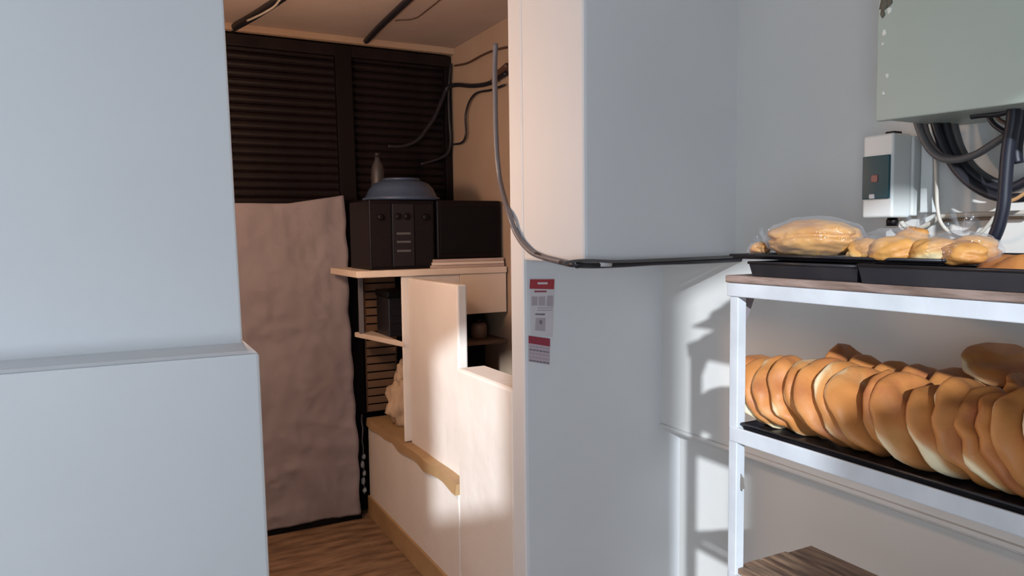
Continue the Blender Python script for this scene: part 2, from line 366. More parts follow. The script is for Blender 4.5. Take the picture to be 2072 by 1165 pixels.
for j in range(NZ+1):
    row = []
    z = zbot+(ztop-zbot)*j/NZ
    for i in range(NX+1):
        u = i/NX; xe = edge_x(z)+0.004*math.sin(z*31); x = x0+(xe-x0)*u
        zz = z
        if j > NZ-6 and u > 0.78: zz += (j-(NZ-6))/6*0.045*((u-0.78)/0.22)
        y = YC-0.02-crease(x, z) - (0.015*math.exp(-((1-u)/0.03)**2))
        row.append(bm.verts.new(under(sp, (x, y, zz))))
    G.append(row)
for j in range(NZ):
    for i in range(NX): bm.faces.new((G[j][i], G[j][i+1], G[j+1][i+1], G[j+1][i]))
geom = bmesh.ops.extrude_face_region(bm, geom=list(bm.faces))
for v in [g for g in geom['geom'] if isinstance(g, bmesh.types.BMVert)]: v.co.y += 0.012
bmesh.ops.recalc_face_normals(bm, faces=bm.faces)
me = bpy.data.meshes.new('sheet'); bm.to_mesh(me); bm.free()
for p in me.polygons: p.use_smooth = True
link('sheet', me, M['cloth'], sp)
MB().hull8(L(sp, [(-0.25, YC-0.005, 0.006), (ep[-1].x+0.02, YC-0.005, 0.006), (ep[-1].x+0.02, YC+0.035, 0.006), (-0.25, YC+0.035, 0.006),
           (-0.25, YC-0.005, ztop-0.01), (ep[0].x+0.0, YC-0.005, ztop-0.01), (ep[0].x+0.0, YC+0.035, ztop-0.01), (-0.25, YC+0.035, ztop-0.01)])).build('door_leaf', M['blacktrim'], sp, bevel=0.003)
MB().hull8(L(sp, [(-0.25, YC-0.03, 0.0), (ep[-1].x+0.015, YC-0.03, 0.0), (ep[-1].x+0.015, YC-0.004, 0.0), (-0.25, YC-0.004, 0.0),
           (-0.25, YC-0.03, 0.035), (ep[-1].x+0.015, YC-0.03, 0.035), (ep[-1].x+0.015, YC-0.004, 0.035), (-0.25, YC-0.004, 0.035)])).build('bottom_rail', M['blacktrim'], sp)

# ================================================================== SHELF UNIT IN THE BACK ROOM
YF = 3.40
tl = onY(722, 549, YF); zt = tl.z
su = thing('shelf_unit', 'cream shelf unit with open left shelves, before the shutter above the bench', 'shelf unit', (1.3, YF, zbn))
xp0 = onY(815, 600, YF).x; xp1 = onY(934, 600, YF).x
MB().box(under(su, (tl.x, YF, zt-0.032)), under(su, (XR, YF+0.5, zt))).build('top_board', M['whiteboard'], su, bevel=0.004)
z2_ = onY(815, 692, YF).z
# front panel with slightly uneven surface
MB().box(under(su, (xp0, YF+0.014, zbn)), under(su, (xp1, YF+0.028, zt-0.032))).build('front_panel', M['plaster'], su, bevel=0.005)
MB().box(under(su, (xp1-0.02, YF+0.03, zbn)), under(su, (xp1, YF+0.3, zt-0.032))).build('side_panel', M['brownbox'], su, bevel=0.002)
lg = onY(731, 600, YF+0.42)
MB().box(under(su, (lg.x-0.012, YF+0.42, z2_)), under(su, (lg.x+0.012, YF+0.44, zt-0.032))).build('rear_upright', M['conduit'], su, bevel=0.002)
z2 = z2_
s2l = onZ(718, 672, z2)
b = MB(); 
b.hull8(L(su, [(s2l.x, s2l.y, z2-0.026), (xp0, YF, z2-0.026), (xp0, YF+0.5, z2-0.026), (s2l.x, YF+0.5, z2-0.026),
         (s2l.x, s2l.y, z2), (xp0, YF, z2), (xp0, YF+0.5, z2), (s2l.x, YF+0.5, z2)])).build('middle_shelf', M['whiteboard'], su, bevel=0.004)
zap = onY(980, 634, YF).z
MB().box(under(su, (xp1, YF+0.01, zap)), under(su, (XR, YF+0.03, zt-0.032))).build('apron', M['whiteboard'], su, bevel=0.003)
zs3 = onY(980, 690, YF).z
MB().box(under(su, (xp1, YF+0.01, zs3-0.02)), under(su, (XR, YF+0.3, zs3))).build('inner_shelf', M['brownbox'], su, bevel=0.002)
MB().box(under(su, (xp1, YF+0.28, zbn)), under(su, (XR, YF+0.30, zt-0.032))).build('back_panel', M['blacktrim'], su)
# things in the dark niche
p = onY(972, 690, YF+0.1)
j = thing('brown_jar', 'small brown jar on the inner shelf of the dark niche', 'jar', (p.x, YF+0.12, zs3))
MB().lathe([(0.035, 0), (0.045, 0.01), (0.045, 0.07), (0.03, 0.085)], 20).build('body', mat('jar_brown', (0.16, 0.10, 0.07), 0.4), j, smooth=True)
MB().lathe([(0.032, 0.085), (0.034, 0.09), (0.034, 0.105), (0.030, 0.108)], 20).build('lid', M['black'], j, smooth=True)
p = onY(965, 735, YF+0.1)
bx = MB().box((-0.11, -0.07, 0), (0.13, 0.07, 0.06)).build('cardboard_tray', mat('tan_card', (0.40, 0.24, 0.13), 0.8), None, bevel=0.004)
bx.location = (p.x+0.02, YF+0.13, zbn+0.001); tag(bx, 'shallow tan cardboard tray low in the dark niche', 'tray')
# dark box on the middle shelf, cloth sack on the bench
cb = thing('storage_box', 'dark grey ribbed storage box standing on the open middle shelf', 'box', (1.235, YF+0.30, z2))
MB().box((-0.06, -0.1, 0), (0.09, 0.1, 0.20)).build('body', M['black2'], cb, bevel=0.006)
MB().box((-0.065, -0.105, 0.20), (0.095, 0.105, 0.235)).build('lid', M['black'], cb, bevel=0.006)
for k in range(4): MB().box((-0.055, -0.108, 0.03+k*0.04), (0.085, -0.1, 0.045+k*0.04)).build('rib', M['black2'], cb)
def blob(name, m, sx, sy, sz, seed, amp, base=0.0, sub=4, parent=None, sharp=1.0, flat=True, freq=2.0):
    bm = bmesh.new(); bmesh.ops.create_icosphere(bm, subdivisions=sub, radius=1)
    for v in bm.verts:
        c = v.co.copy(); d = 1+amp*noise.noise(c*freq+Vector((seed, 0, 0)))+amp*0.4*noise.noise(c*freq*3+Vector((seed, 5, 0)))
        v.co = Vector((c.x*sx*d, c.y*sy*d, (c.z*sz*d)))
        if flat: v.co.z = max(v.co.z, -sz*0.8)
    mz = min(v.co.z for v in bm.verts)
    for v in bm.verts: v.co.z += base-mz
    me = bpy.data.meshes.new(name); bm.to_mesh(me); bm.free()
    for p in me.polygons: p.use_smooth = True
    return link(name, me, m, parent)
sk = thing('flour_sack', 'slumped cream cloth sack on the bench ledge, left of the cream panel', 'sack', (1.31, 3.74, zbn))
blob('bag_body', M['sack'], 0.11, 0.10, 0.15, 3, 0.35, parent=sk)
o = blob('tied_neck', M['sack'], 0.045, 0.04, 0.07, 9, 0.4, parent=sk); o.location = (-0.01, 0, 0.22)
# appliances on top
zt0 = zt+0.001
a0 = onY(748, 500, YF+0.05); a1 = onY(880, 500, YF+0.05); zt1 = onY(820, 404, YF+0.05).z
st = thing('stereo_unit', 'charcoal stereo tower with knobs on the shelf top, left of the black box', 'stereo', ((a0.x+a1.x)/2, YF+0.05, zt0))
W = (a1.x-a0.x)/2; H = zt1-zt0
MB().box((-W, 0, 0), (W, 0.34, H)).build('housing', M['black'], st, bevel=0.006)
MB().box((-W+0.01, -0.006, 0.015), (-W*0.36, 0.004, H-0.02)).build('speaker_grille', M['grille'], st, bevel=0.002)
MB().box((-W*0.32, -0.008, 0.015), (W*0.34, 0.004, H-0.02)).build('control_panel', M['black2'], st, bevel=0.002)
MB().box((W*0.38, -0.006, 0.015), (W-0.01, 0.004, H-0.02)).build('speaker_grille', M['grille'], st, bevel=0.002)
for kx_, kz in ((-0.68, 0.75), (-0.15, 0.76), (0.12, 0.76), (0.7, 0.75)):
    k_ = MB().lathe([(0.016, 0), (0.016, 0.010), (0.012, 0.014)], 16).build('knob', M['black'], st, smooth=True)
    k_.rotation_euler = (math.pi/2, 0, 0); k_.location = (W*kx_, -0.006, H*kz)
for kz in (0.25, 0.38, 0.5): MB().box((-W*0.2, -0.012, H*kz), (W*0.22, -0.006, H*kz+0.010)).build('button_strip', M['cablegrey'], st)
b0 = onY(872, 520, YF+0.02)
stk = thing('paper_stack', 'thin stack of pinkish boards lying under the large black box', 'boards', ((b0.x+XR)/2, YF+0.02, zt0))
wd = (XR-b0.x)/2-0.006; hs = onY(900, 524, YF+0.02).z-zt0
for k in range(3):
    MB().box((-wd+0.006*k, 0.003*k, hs*k/3), (wd, 0.4, hs*(k+1)/3-0.0015)).build('board', [M['paper'], M['whiteboard'], M['paper']][k], stk)
bb = thing('black_box', 'large plain black appliance box on the boards beside the stereo', 'appliance', ((a1.x+XR)/2, YF+0.05, zt0+hs))
W2 = (XR-a1.x)/2-0.008; H2 = zt1-zt0-hs
MB().box((-W2+0.004, 0, 0), (W2, 0.34, H2)).build('housing', M['black'], bb, bevel=0.008)
MB().box((-W2+0.02, -0.005, 0.025), (W2-0.02, 0.003, H2-0.03)).build('front_panel', M['blacktrim'], bb, bevel=0.003)
bs = thing('blue_basin', 'upturned blue grey plastic basin on top of the stereo', 'basin', (st.location.x+0.05, YF+0.2, zt1+0.002))
R_ = 0.185
MB().lathe([(R_*1.04, 0), (R_*1.05, 0.012), (R_*0.97, 0.018), (R_*0.88, 0.055), (R_*0.74, 0.085), (R_*0.55, 0.099), (R_*0.30, 0.102), (0.01, 0.103)], 40).build('basin_shell', M['blue'], bs, smooth=True)
MB().lathe([(R_*0.50, 0.098), (R_*0.50, 0.110), (R_*0.46, 0.110), (R_*0.46, 0.098)], 40).build('foot_ring', M['blue'], bs, smooth=True)

p = onY(763, 400, YF+0.36)
bt = thing('plastic_bottle', 'dim grey plastic bottle standing behind the basin against the shutter', 'bottle', (p.x, YF+0.34, zt1+0.002))
MB().lathe([(0.030, 0), (0.034, 0.01), (0.034, 0.15), (0.030, 0.18), (0.014, 0.215), (0.013, 0.23)], 20).build('body', mat('bottle_grey', (0.035, 0.03, 0.032), 0.5), bt, smooth=True)
MB().lathe([(0.016, 0.23), (0.016, 0.25), (0.014, 0.252)], 16).build('cap', M['black2'], bt, smooth=True)

# hanging white cord beside the post
hx = onY(734, 900, 4.03); hz = onY(734, 1000, 4.03)
hc = MB(); n = 9
cdt = thing('knotted_cord', 'white knotted rag cord hanging in the dark gap by the bench', 'cord', (hx.x, 4.03, hz.z))
zz0 = 0; zz1 = onY(734, 838, 4.03).z-hz.z
MB().tube([(0.003*math.sin(k*2.1), 0, zz0+(zz1-zz0)*k/12) for k in range(13)], 0.004).build('strand', M['conduit'], cdt, smooth=True)
for k in range(5):
    o = blob('knot', M['tape'], 0.012, 0.012, 0.016+0.006*(k % 2), k*3, 0.5, parent=cdt, sub=2); o.location = (0.004*(-1)**k, 0, 0.01+k*0.048)

# ================================================================== CABLES OF THE BACK ROOM
def cable(name, label, pts, r, m, group=None, seg=8):
    o = MB().tube(pts, r, seg).build(name, m, None, smooth=True)
    c = Vector(pts[0]); 
    for v in o.data.vertices: v.co -= c
    o.location = c
    tag(o, label, 'cable', group); return o
def PX(lst, X): return [onX(x, y, X) for x, y in lst]
def PY(lst, Y): return [onY(x, y, Y) for x, y in lst]
def PZ(lst, Z): return [onZ(x, y, Z) for x, y in lst]
cable('ceiling_cable', 'thick black cable bundle across the ceiling, nearest the left wall', PZ([(420, 92), (470, 58), (515, 32), (560, 3), (600, -25), (680, -80), (800, -170)], CZ-0.02), 0.019, M['cable'])
cable('ceiling_cable', 'thin pale wire running alongside the left ceiling cable bundle', PZ([(500, 42), (530, 28), (556, 12), (572, -6), (640, -60)], CZ-0.045), 0.005, M['cablewhite'])
cable('ceiling_cable', 'black ceiling cable sloping down to the top of the shutter post', PZ([(712, 112), (738, 86), (764, 58), (800, 24), (832, -6), (900, -70), (980, -150)], CZ-0.018), 0.016, M['cable'])
cable('ceiling_cable', 'thin brown wire on the ceiling, right of the black cables', PZ([(800, 42), (838, 38), (862, 22), (890, 0), (905, -14)], CZ-0.006), 0.003, M['cablebrown'])
XW = XR-0.012
cable('wall_cable', 'black cable looping from the conduit across the tan wall to the shutter', PX([(1024, 148), (1006, 160), (985, 170), (955, 174), (925, 172)], XW)+PY([(905, 178), (893, 205), (880, 235), (862, 262), (845, 283), (815, 296), (785, 296)], YS-0.09), 0.012, M['cable'])
cable('wall_cable', 'thin black cable high on the tan wall above the loop', PX([(1026, 96), (1000, 102), (975, 112), (945, 128), (920, 133)], XW), 0.0055, M['cablebrown'])
cable('wall_cable', 'short black cable curling down the middle of the tan wall', PX([(1020, 172), (995, 182), (965, 188), (950, 205), (942, 235), (943, 270), (935, 288), (918, 292)], XW), 0.006, M['cable'])
cable('wall_cable', 'black cable at the shutter edge, sagging towards the blue basin', PY([(912, 130), (908, 180), (909, 240), (912, 285), (905, 310), (885, 322), (852, 332)], YS-0.075), 0.009, M['cable'])
cable('wall_cable', 'brown cable end bunched by the pillar above the conduit', PX([(1026, 132), (1015, 142), (1003, 152), (998, 168)], XW-0.02), 0.014, M['cablebrown'])
# grey conduit down the pillar and along under the bulkhead
YQ = 2.30
cpts = PX([(1004, 88), (1001, 140), (1002, 200), (1003, 260), (1007, 330), (1014, 380), (1022, 420)], XP+0.02+0.02)
c1 = PX([(1003, 88), (1001, 140), (1002, 200), (1003, 260), (1006, 320), (1013, 372)], XP+0.045)
c2 = PX([(1030, 432), (1043, 468), (1062, 497), (1090, 517)], XP-0.013)
c3 = PY([(1125, 529), (1155, 534), (1200, 534), (1260, 532), (1340, 529), (1420, 527), (1500, 526)], YP-0.40)
cond = cable('conduit', 'grey cable sleeve dropping down the pillar and turning black along the bulkhead', c1+c2+[Vector((XP-0.014, 1.80, zb-0.004))], 0.0095, M['conduit'], seg=10)
cable('bulkhead_cable', 'long black cable stretched under the bulkhead to the top trays', PX([(1085, 514), (1108, 523), (1135, 530)], XP-0.014)+PY([(1160, 535), (1200, 537), (1260, 535), (1330, 531), (1400, 529), (1470, 526), (1520, 523)], 1.765), 0.0085, M['cable'])
cable('bulkhead_cable', 'thinner grey wire twisted over the black bulkhead cable', PY([(1140, 533), (1165, 528), (1200, 527), (1250, 529), (1330, 526), (1400, 523), (1480, 519), (1530, 517)], 1.75), 0.0045, M['cablegrey'])
for i, (px, py, w_) in enumerate(((1166, 534, 12), (1224, 533, 22))):
    p0 = onY(px-w_/2, py, 1.763); p1 = onY(px+w_/2, py, 1.763)
    o = MB().tube([p0, p1], 0.0105, 10).build('cable_tape', M['tape'], None, smooth=True)
    tag(o, ['short wrap of pale tape on the bulkhead cable near the pillar corner', 'longer wrap of pale tape farther along the bulkhead cable'][i], 'tape')

# ================================================================== STICKER ON THE PILLAR
def quadpx(b, pts, Y, th=0.0012):
    P = [onY(x, y, Y) for x, y in pts]; b.prism(P, (0, th, 0)); return b
n1 = thing('notice_sticker', 'narrow paper notice with red top strip on the pillar', 'sticker', onY(1095, 680, YP-0.003))
def spart(name, pts, m, Y=YP-0.003, root=n1, th=0.0015):
    b = MB(); P = [under(root, onY(x, y, Y)) for x, y in pts]; b.prism(P, (0, th, 0)); return b.build(name, m, root)
spart('paper', [(1073, 563), (1122, 563), (1118, 682), (1075, 676)], M['stick'], YP-0.0025)
spart('red_header', [(1073, 565), (1122, 565), (1121, 585), (1072, 584)], M['red2'], YP-0.004)
spart('print', [(1088, 571), (1108, 571), (1108, 575), (1088, 575)], M['stick'], YP-0.005)
spart('print', [(1082, 588), (1106, 588), (1106, 591), (1082, 591)], M['maroon'], YP-0.004)
for pts in ([(1076, 600), (1088, 600), (1087, 618), (1076, 618)], [(1091, 600), (1103, 600), (1103, 618), (1090, 618)], [(1108, 598), (1119, 598), (1119, 620), (1106, 619)]):
    spart('print', pts, M['ink2'], YP-0.004)
spart('print', [(1084, 634), (1103, 634), (1102, 638), (1083, 637)], M['ink'], YP-0.004)
spart('print', [(1085, 643), (1104, 643), (1103, 670), (1083, 668)], M['ink2'], YP-0.004)
spart('print', [(1092, 648), (1097, 648), (1097, 656), (1092, 655)], M['ink'], YP-0.005)
for yy in (622, 627): spart('print', [(1088, yy), (1118, yy), (1118, yy+1.5), (1088, yy+1.5)], M['ink2'], YP-0.004)
n2 = thing('price_sticker', 'lower square sticker with maroon band below the paper notice', 'sticker', onY(1090, 738, YP-0.003))
XS = 1070
spart('paper', [(XS, 680), (1113, 686), (1112, 738), (XS, 731)], mat('sticker_pink_paper', (0.50, 0.40, 0.45), 0.5), YP-0.0025, n2)
spart('maroon_band', [(XS, 679), (1113, 685), (1113, 701), (XS, 694)], M['maroon'], YP-0.004, n2)
for yy in (702, 709, 716, 724, 731):
    for k in range(6):
        xx = XS+2+k*6.8; dy = (xx-XS)*0.15
        spart('print', [(xx, yy-4+dy), (xx+5, yy-4+dy+0.7), (xx+5, yy-1+dy+0.7), (xx, yy-1+dy)], M['ink'] if yy in (709, 731) else M['ink2'], YP-0.004, n2)

# ================================================================== RACK
XF = 1.234; YL = onX(1476, 700, XF).y; XBK = 1.63; XPK = 1.505; YN = 0.10
zA = onX(1480, 557, XF)           # top edge of the brown board at left end
zt_ = onX(1480, 572, XF).z; zt2 = onX(1480, 599, XF).z
zm0 = onX(1485, 863, XF).z; zm1 = onX(1485, 893, XF).z
zl0 = onX(1480, 1150, XF).z
rk = thing('bread_rack', 'white enamelled metal bread rack with three shelves against the right wall', 'rack', (XF, YL, 0))
def rbox(name, a, b_, m=M['rack'], bev=0.002): return MB().box(under(rk, a), under(rk, b_)).build(name, m, rk, bevel=bev)
PW = 0.026
rbox('post', (XF, YL-PW, 0), (XF+PW, YL, zt2))
rbox('post', (XF, YN, 0), (XF+PW, YN+PW, zt2))
rbox('front_rail', (XF-0.004, YN-0.01, zt2), (XF+0.02, YL+0.006, zt_))
rbox('rear_rail', (XBK, YN-0.01, zt2), (XBK+0.025, YL+0.006, zt_))
rbox('end_rail', (XF+0.02, YL-0.02, zt2+0.002), (XBK, YL, zt_-0.002))
rbox('front_rail', (XF-0.003, YN-0.01, zm1), (XF+0.004, YL-0.004, zm0))
rbox('front_flange', (XF+0.003, YN-0.01, zm0-0.012), (XF+0.028, YL-PW, zm0-0.008), bev=0)
rbox('rear_rail', (XBK, YN-0.01, zm1+0.002), (XBK+0.006, YL-0.004, zm0-0.01))
rbox('end_rail', (XF+PW, YL-0.01, zm1+0.004), (XBK, YL-0.004, zm0-0.004))
rbox('front_rail', (XF-0.003, YN-0.01, zl0-0.045), (XF+0.004, YL-0.004, zl0-0.01))
rbox('end_rail', (XF+PW, YL-0.01, zl0-0.042), (XPK, YL-0.004, zl0-0.012))
rbox('rear_rail', (XPK, YN-0.01, zl0-0.045), (XPK+0.006, YL-0.004, zl0-0.012))
for y in (0.5, 0.15):
    for z in (zt2+0.01, zm1+0.01): rbox('wall_bracket', (XBK, y-0.01, z-0.008), (XR+0.0, y+0.01, z+0.004))
rbox('wall_bracket', (XPK, 0.49, zl0-0.03), (XR+0.085, 0.51, zl0-0.02))
# gusset at the post top
g0 = MB().prism(L(rk, [(XF+PW+0.001, YL-0.005, zt2), (XF+PW+0.045, YL-0.005, zt2), (XF+PW+0.001, YL-0.005, zt2-0.10)]), (0, -0.004, 0)).build('gusset', mat('gusset_brown', (0.22, 0.19, 0.20), 0.5), rk)
o = blob('chip', M['chip'], 0.0012, 0.012, 0.02, 4, 0.6, parent=rk, sub=2, flat=False); o.location = under(rk, onX(1492, 984, XF+PW*0.3) + Vector((0, 0, -0.01))); o.location.x = 0.013; o.location.y = -PW
# top board
tb = MB().box((0, 0, 0), (XBK-XF+0.03, YL-YN+0.02, zA.z-zt_)).build('top_board', M['woodedge'], None, bevel=0.003)
tb.location = (XF-0.006, YN-0.01, zt_+0.0005); tag(tb, 'long brown stained board lying on top of the white rack', 'board')
# baking trays
def tray(name, label, x0, x1, y0, y1, z, h, rim=0.008, m=M['tray'], group=None, rz=0):
    t = thing(name, label, 'tray', ((x0+x1)/2, (y0+y1)/2, z), rz, group)
    a, c = (x1-x0)/2, (y1-y0)/2
    MB().box((-a+0.006, -c+0.006, 0), (a-0.006, c-0.006, 0.003)).build('tray_base', m, t)
    b = MB(); fl = 0.010
    O = [(-a+0.006, -c+0.006), (a-0.006, -c+0.006), (a-0.006, c-0.006), (-a+0.006, c-0.006)]
    T = [(-a, -c), (a, -c), (a, c), (-a, c)]
    for i in range(4):
        k = (i+1) % 4
        A, B_ = Vector((*O[i], 0)), Vector((*O[k], 0)); C_, D = Vector((*T[k], h)), Vector((*T[i], h))
        nrm = (B_-A).cross(C_-A).normalized()*0.0025
        b.hull8([A, B_, B_-nrm, A-nrm, D, C_, C_-nrm, D-nrm])
    b.build('tray_walls', m, t)
    loop = [Vector((x, y, h)) for x, y in T]
    MB().tube(loop+[loop[0]], 0.0035, 6, smooth_n=1).build('rolled_rim', m, t, smooth=True)
    return t
zT = zA.z+0.001
yt0 = onX(1730, 540, XF+0.0).y; ytl = onX(1523, 540, XF+0.01).y
tray('baking_tray', 'black baking tray under the large bagged loaf at the far end of rack top', XF-0.002, XBK+0.02, yt0-0.02+0.012, ytl, zT, 0.030)
tray('baking_tray', 'long black baking tray on the near half of the rack top', XF-0.012, XBK+0.0, 0.30, yt0-0.015, zT, 0.033)
t3 = onX(1488, 537, XF+0.12).y
tray('baking_sheet', 'thin black baking sheet sticking out past the far end of rack top', XF+0.03, XBK+0.03, ytl-0.42, YL+0.03, zT+0.036, 0.008)
# middle tray, lower planks
zmt = zm0-0.006
tray('bread_tray', 'long dark baking tray on the middle shelf holding the row of loaves', XF+0.010, XBK-0.002, 0.12, YL-0.03, zmt, 0.014)
pk = thing('plank_shelf', 'worn brown wooden planks forming the lowest visible shelf', 'shelf', (XF+0.006, YL-0.012, zl0-0.010))
nb_ = 3; ww = (XPK-XF-0.016)/nb_
for k in range(nb_):
    MB().box((k*ww+0.002, -(YL-YN)+0.03, 0.001*k), ((k+1)*ww-0.0015, 0-0.004*k, 0.014+0.002*(k % 2))).build('plank', M['wood'], pk, bevel=0.0015)

# ================================================================== LOAVES
def loaf_mesh(name, R, T, seed, m):
    bm = bmesh.new(); seg = 44
    prof = [(0.0, -0.30), (0.35, -0.31), (0.62, -0.30), (0.80, -0.26), (0.92, -0.16), (0.985, 0.0), (1.0, 0.14), (0.97, 0.28), (0.90, 0.42), (0.78, 0.55), (0.60, 0.64), (0.36, 0.69), (0.0, 0.71)]
    rings = []
    for (r, z) in prof:
        if r == 0: rings.append([bm.verts.new((0, 0, z*T))]); continue
        row = []
        for k in range(seg):
            a = 2*math.pi*k/seg; d = Vector((math.cos(a), math.sin(a), 0))
            rr = R*r*(1+0.13*noise.noise(d*0.9+Vector((seed*3.1, 0, 0)))+0.035*noise.noise(d*3.2+Vector((seed*7.7, 2, z))))
            zz = T*z*(1+0.28*noise.noise(d*r*1.4+Vector((seed*1.7, 5, 0))))+0.13*R*noise.noise(d*r*2.2+Vector((seed*5.3, 8, 0)))
            if seed % 2: zz += 0.10*R*(d.x*r)**2
            row.append(bm.verts.new((d.x*rr, d.y*rr, zz)))
        rings.append(row)
    for i in range(len(rings)-1):
        A, B_ = rings[i], rings[i+1]
        for k in range(seg):
            a = A[k % len(A)] if len(A) > 1 else A[0]; a2 = A[(k+1) % len(A)] if len(A) > 1 else A[0]
            c = B_[k % len(B_)] if len(B_) > 1 else B_[0]; c2 = B_[(k+1) % len(B_)] if len(B_) > 1 else B_[0]
            f = [v for v in (a, a2, c2, c)]; u = []
            for v in f:
                if v not in u: u.append(v)
            bm.faces.new(u)
    bmesh.ops.recalc_face_normals(bm, faces=bm.faces)
    me = bpy.data.meshes.new(name); bm.to_mesh(me); bm.free()
    for p in me.polygons: p.use_smooth = True
    me.materials.append(m); return me
RL = 0.097
LM = [loaf_mesh('loaf', RL*random.uniform(0.95, 1.03), 0.040, s_, M['loaf']) for s_ in range(1, 10)]
def place_loaf(me, pos, nrm, spin, label, group=None, cat='bread', name='round_loaf', scale=1):
    o = link(name, me, None); q = Vector(nrm).normalized().to_track_quat('Z', 'Y')
    Mx = q.to_matrix().to_4x4() @ Matrix.Rotation(spin, 4, 'Z') @ Matrix.Scale(scale, 4)
    o.matrix_world = Matrix.Translation(pos) @ Mx
    lo = min((Mx @ v.co).z for v in me.vertices)          # rest on the surface at pos.z
    o.location = (pos[0], pos[1], pos[2]-lo)
    tag(o, label, cat, group); return o
ordn = ['first', 'second', 'third', 'fourth', 'fifth', 'sixth', 'seventh', 'eighth', 'ninth', 'tenth', 'eleventh', 'twelfth', 'thirteenth', 'fourteenth', 'fifteenth', 'sixteenth', 'seventeenth', 'eighteenth']
ztray = zmt+0.0035
prev = 9
lefts = [1481, 1499, 1519, 1541, 1578, 1626, 1650, 1690, 1748, 1786, 1851, 1900, 1944, 1984, 2030, 2088, 2150]
for i, px in enumerate(lefts):
    yy = onX(px, 800, XF+0.014).y-0.006
    yy = min(yy, prev-0.037); prev = yy
    tilt = math.radians(31+random.uniform(-3, 3)); yaw = math.radians(-2+random.uniform(-5, 5))
    n_ = Vector((math.sin(yaw)*math.cos(tilt)-0.10, -math.cos(yaw)*math.cos(tilt), math.sin(tilt)))
    place_loaf(LM[(i*4+1) % 9], (XF+0.014+RL+random.uniform(-0.004, 0.004), yy, ztray), n_, random.uniform(0, 6.28),
               '%s round golden loaf from the white post, front row of the middle shelf' % ordn[i], 'round loaves standing in the front row', scale=min(1.0, 0.86+0.03*i))
# back row, in the shade of the shelf above
for i in range(11):
    yy = YL-0.09-i*0.068
    tilt = math.radians(30+random.uniform(-6, 6))
    n_ = Vector((random.uniform(-0.15, 0.15), -math.cos(tilt), math.sin(tilt)))
    place_loaf(LM[(i*3+2) % 9], (1.54, yy, ztray), n_, random.uniform(0, 6.28),
               '%s shaded loaf from the far end of the back row on the middle shelf' % ordn[i], 'shaded loaves in the back row', scale=0.96)
p = onX(1968, 712, 1.50)
place_loaf(LM[3], (1.575, p.y-0.02, ztray+0.138), (-0.30, -0.25, 0.9), 1.0, 'dark shaded loaf lying flat on top of the back row', None, scale=0.78)

# ================================================================== WRAPPED BREAD ON TOP
zTop = zT+0.0032
def bun_mesh(name, lx, ly, h, seed, m):
    bm = bmesh.new(); bmesh.ops.create_icosphere(bm, subdivisions=4, radius=1)
    for v in bm.verts:
        c = v.co.copy(); d = 1+0.16*noise.noise(c*1.6+Vector((seed, 0, 0)))+0.07*noise.noise(c*4.5+Vector((seed, 4, 0)))
        d -= 0.10*math.exp(-((c.z-0.05+0.25*math.sin(c.y*2.5+seed))/0.12)**2)
        v.co = Vector((c.x*lx*d, c.y*ly*d, max(c.z*h*0.5*d, -h*0.36)))
    mz = min(v.co.z for v in bm.verts)
    for v in bm.verts: v.co.z -= mz
    me = bpy.data.meshes.new(name); bm.to_mesh(me); bm.free()
    for p_ in me.polygons: p_.use_smooth = True
    me.materials.append(m); return me
RM = [bun_mesh('roll', 0.046, 0.056, 0.066, q_, M['roll']) for q_ in (11, 12, 13, 14)]
def bag(name, label, cx, cy, z, sx, sy, sz, rolls, seed, rz=0, tuft=None):
    t = thing(name, label, 'bread bag', (cx, cy, z), rz)
    o = blob('plastic_bag', M['bag'], sx, sy, sz, seed, 0.10, parent=t, sub=5, freq=3)
    for (x, y, zz, ry, me, s) in rolls:
        q = link('roll', me, None, t); q.location = (x, y, zz); q.rotation_euler = (random.uniform(-0.12, 0.12), ry, random.uniform(-0.5, 0.5)); q.scale = (s, s, s)
    if tuft:
        b = MB(); x, y, zz = tuft
        bm = bmesh.new()
        for k in range(9):
            a = k/9*6.28; d = Vector((0.012*math.cos(a*2.3), 0.018*math.sin(a), 0.030+0.012*math.sin(k*2.7)))
            v0 = bm.verts.new((x, y, zz)); v1 = bm.verts.new(Vector((x, y, zz))+d); v2 = bm.verts.new(Vector((x, y, zz))+d+Vector((0.012*math.cos(a+1), 0.012*math.sin(a+1), -0.008)))
            bm.faces.new((v0, v1, v2))
        me = bpy.data.meshes.new('gathered_end'); bm.to_mesh(me); bm.free(); link('gathered_end', me, M['bag'], t)
    return t
def cy_of(px, X): return onX(px, 510, X).y
# large loaf bag
XB1 = XF+0.11
zs = zT+0.046     # on the thin sheet
c1y = cy_of(1645, XB1)
t = thing('bagged_loaf', 'long split golden loaf in a clear bag at the far end of rack top', 'bread', (XB1, c1y, zs))
def long_loaf(name, lx, ly, h, seed, m, parent, split=True):
    bm = bmesh.new(); bmesh.ops.create_icosphere(bm, subdivisions=5, radius=1)
    for v in bm.verts:
        c = v.co.copy(); d = 1+0.10*noise.noise(c*2+Vector((seed, 0, 0)))+0.05*noise.noise(c*5+Vector((seed, 4, 0)))
        yy = c.y
        if split: 
            g = math.exp(-((c.z-0.15+0.12*math.sin(c.y*3))/0.09)**2)*(0.10)*(1 if c.x < 0.3 else 0.3)
            d -= g
        z = c.z*h*0.5*d
        z = max(z, -h*0.38)
        v.co = Vector((c.x*lx*d, yy*ly*d*(1 if abs(yy) < .9 else 1), z))
    mz = min(v.co.z for v in bm.verts)
    for v in bm.verts: v.co.z -= mz
    me = bpy.data.meshes.new(name); bm.to_mesh(me); bm.free()
    for p_ in me.polygons: p_.use_smooth = True
    return link(name, me, m, parent)
long_loaf('loaf', 0.080, 0.108, 0.088, 3, M['roll'], t)
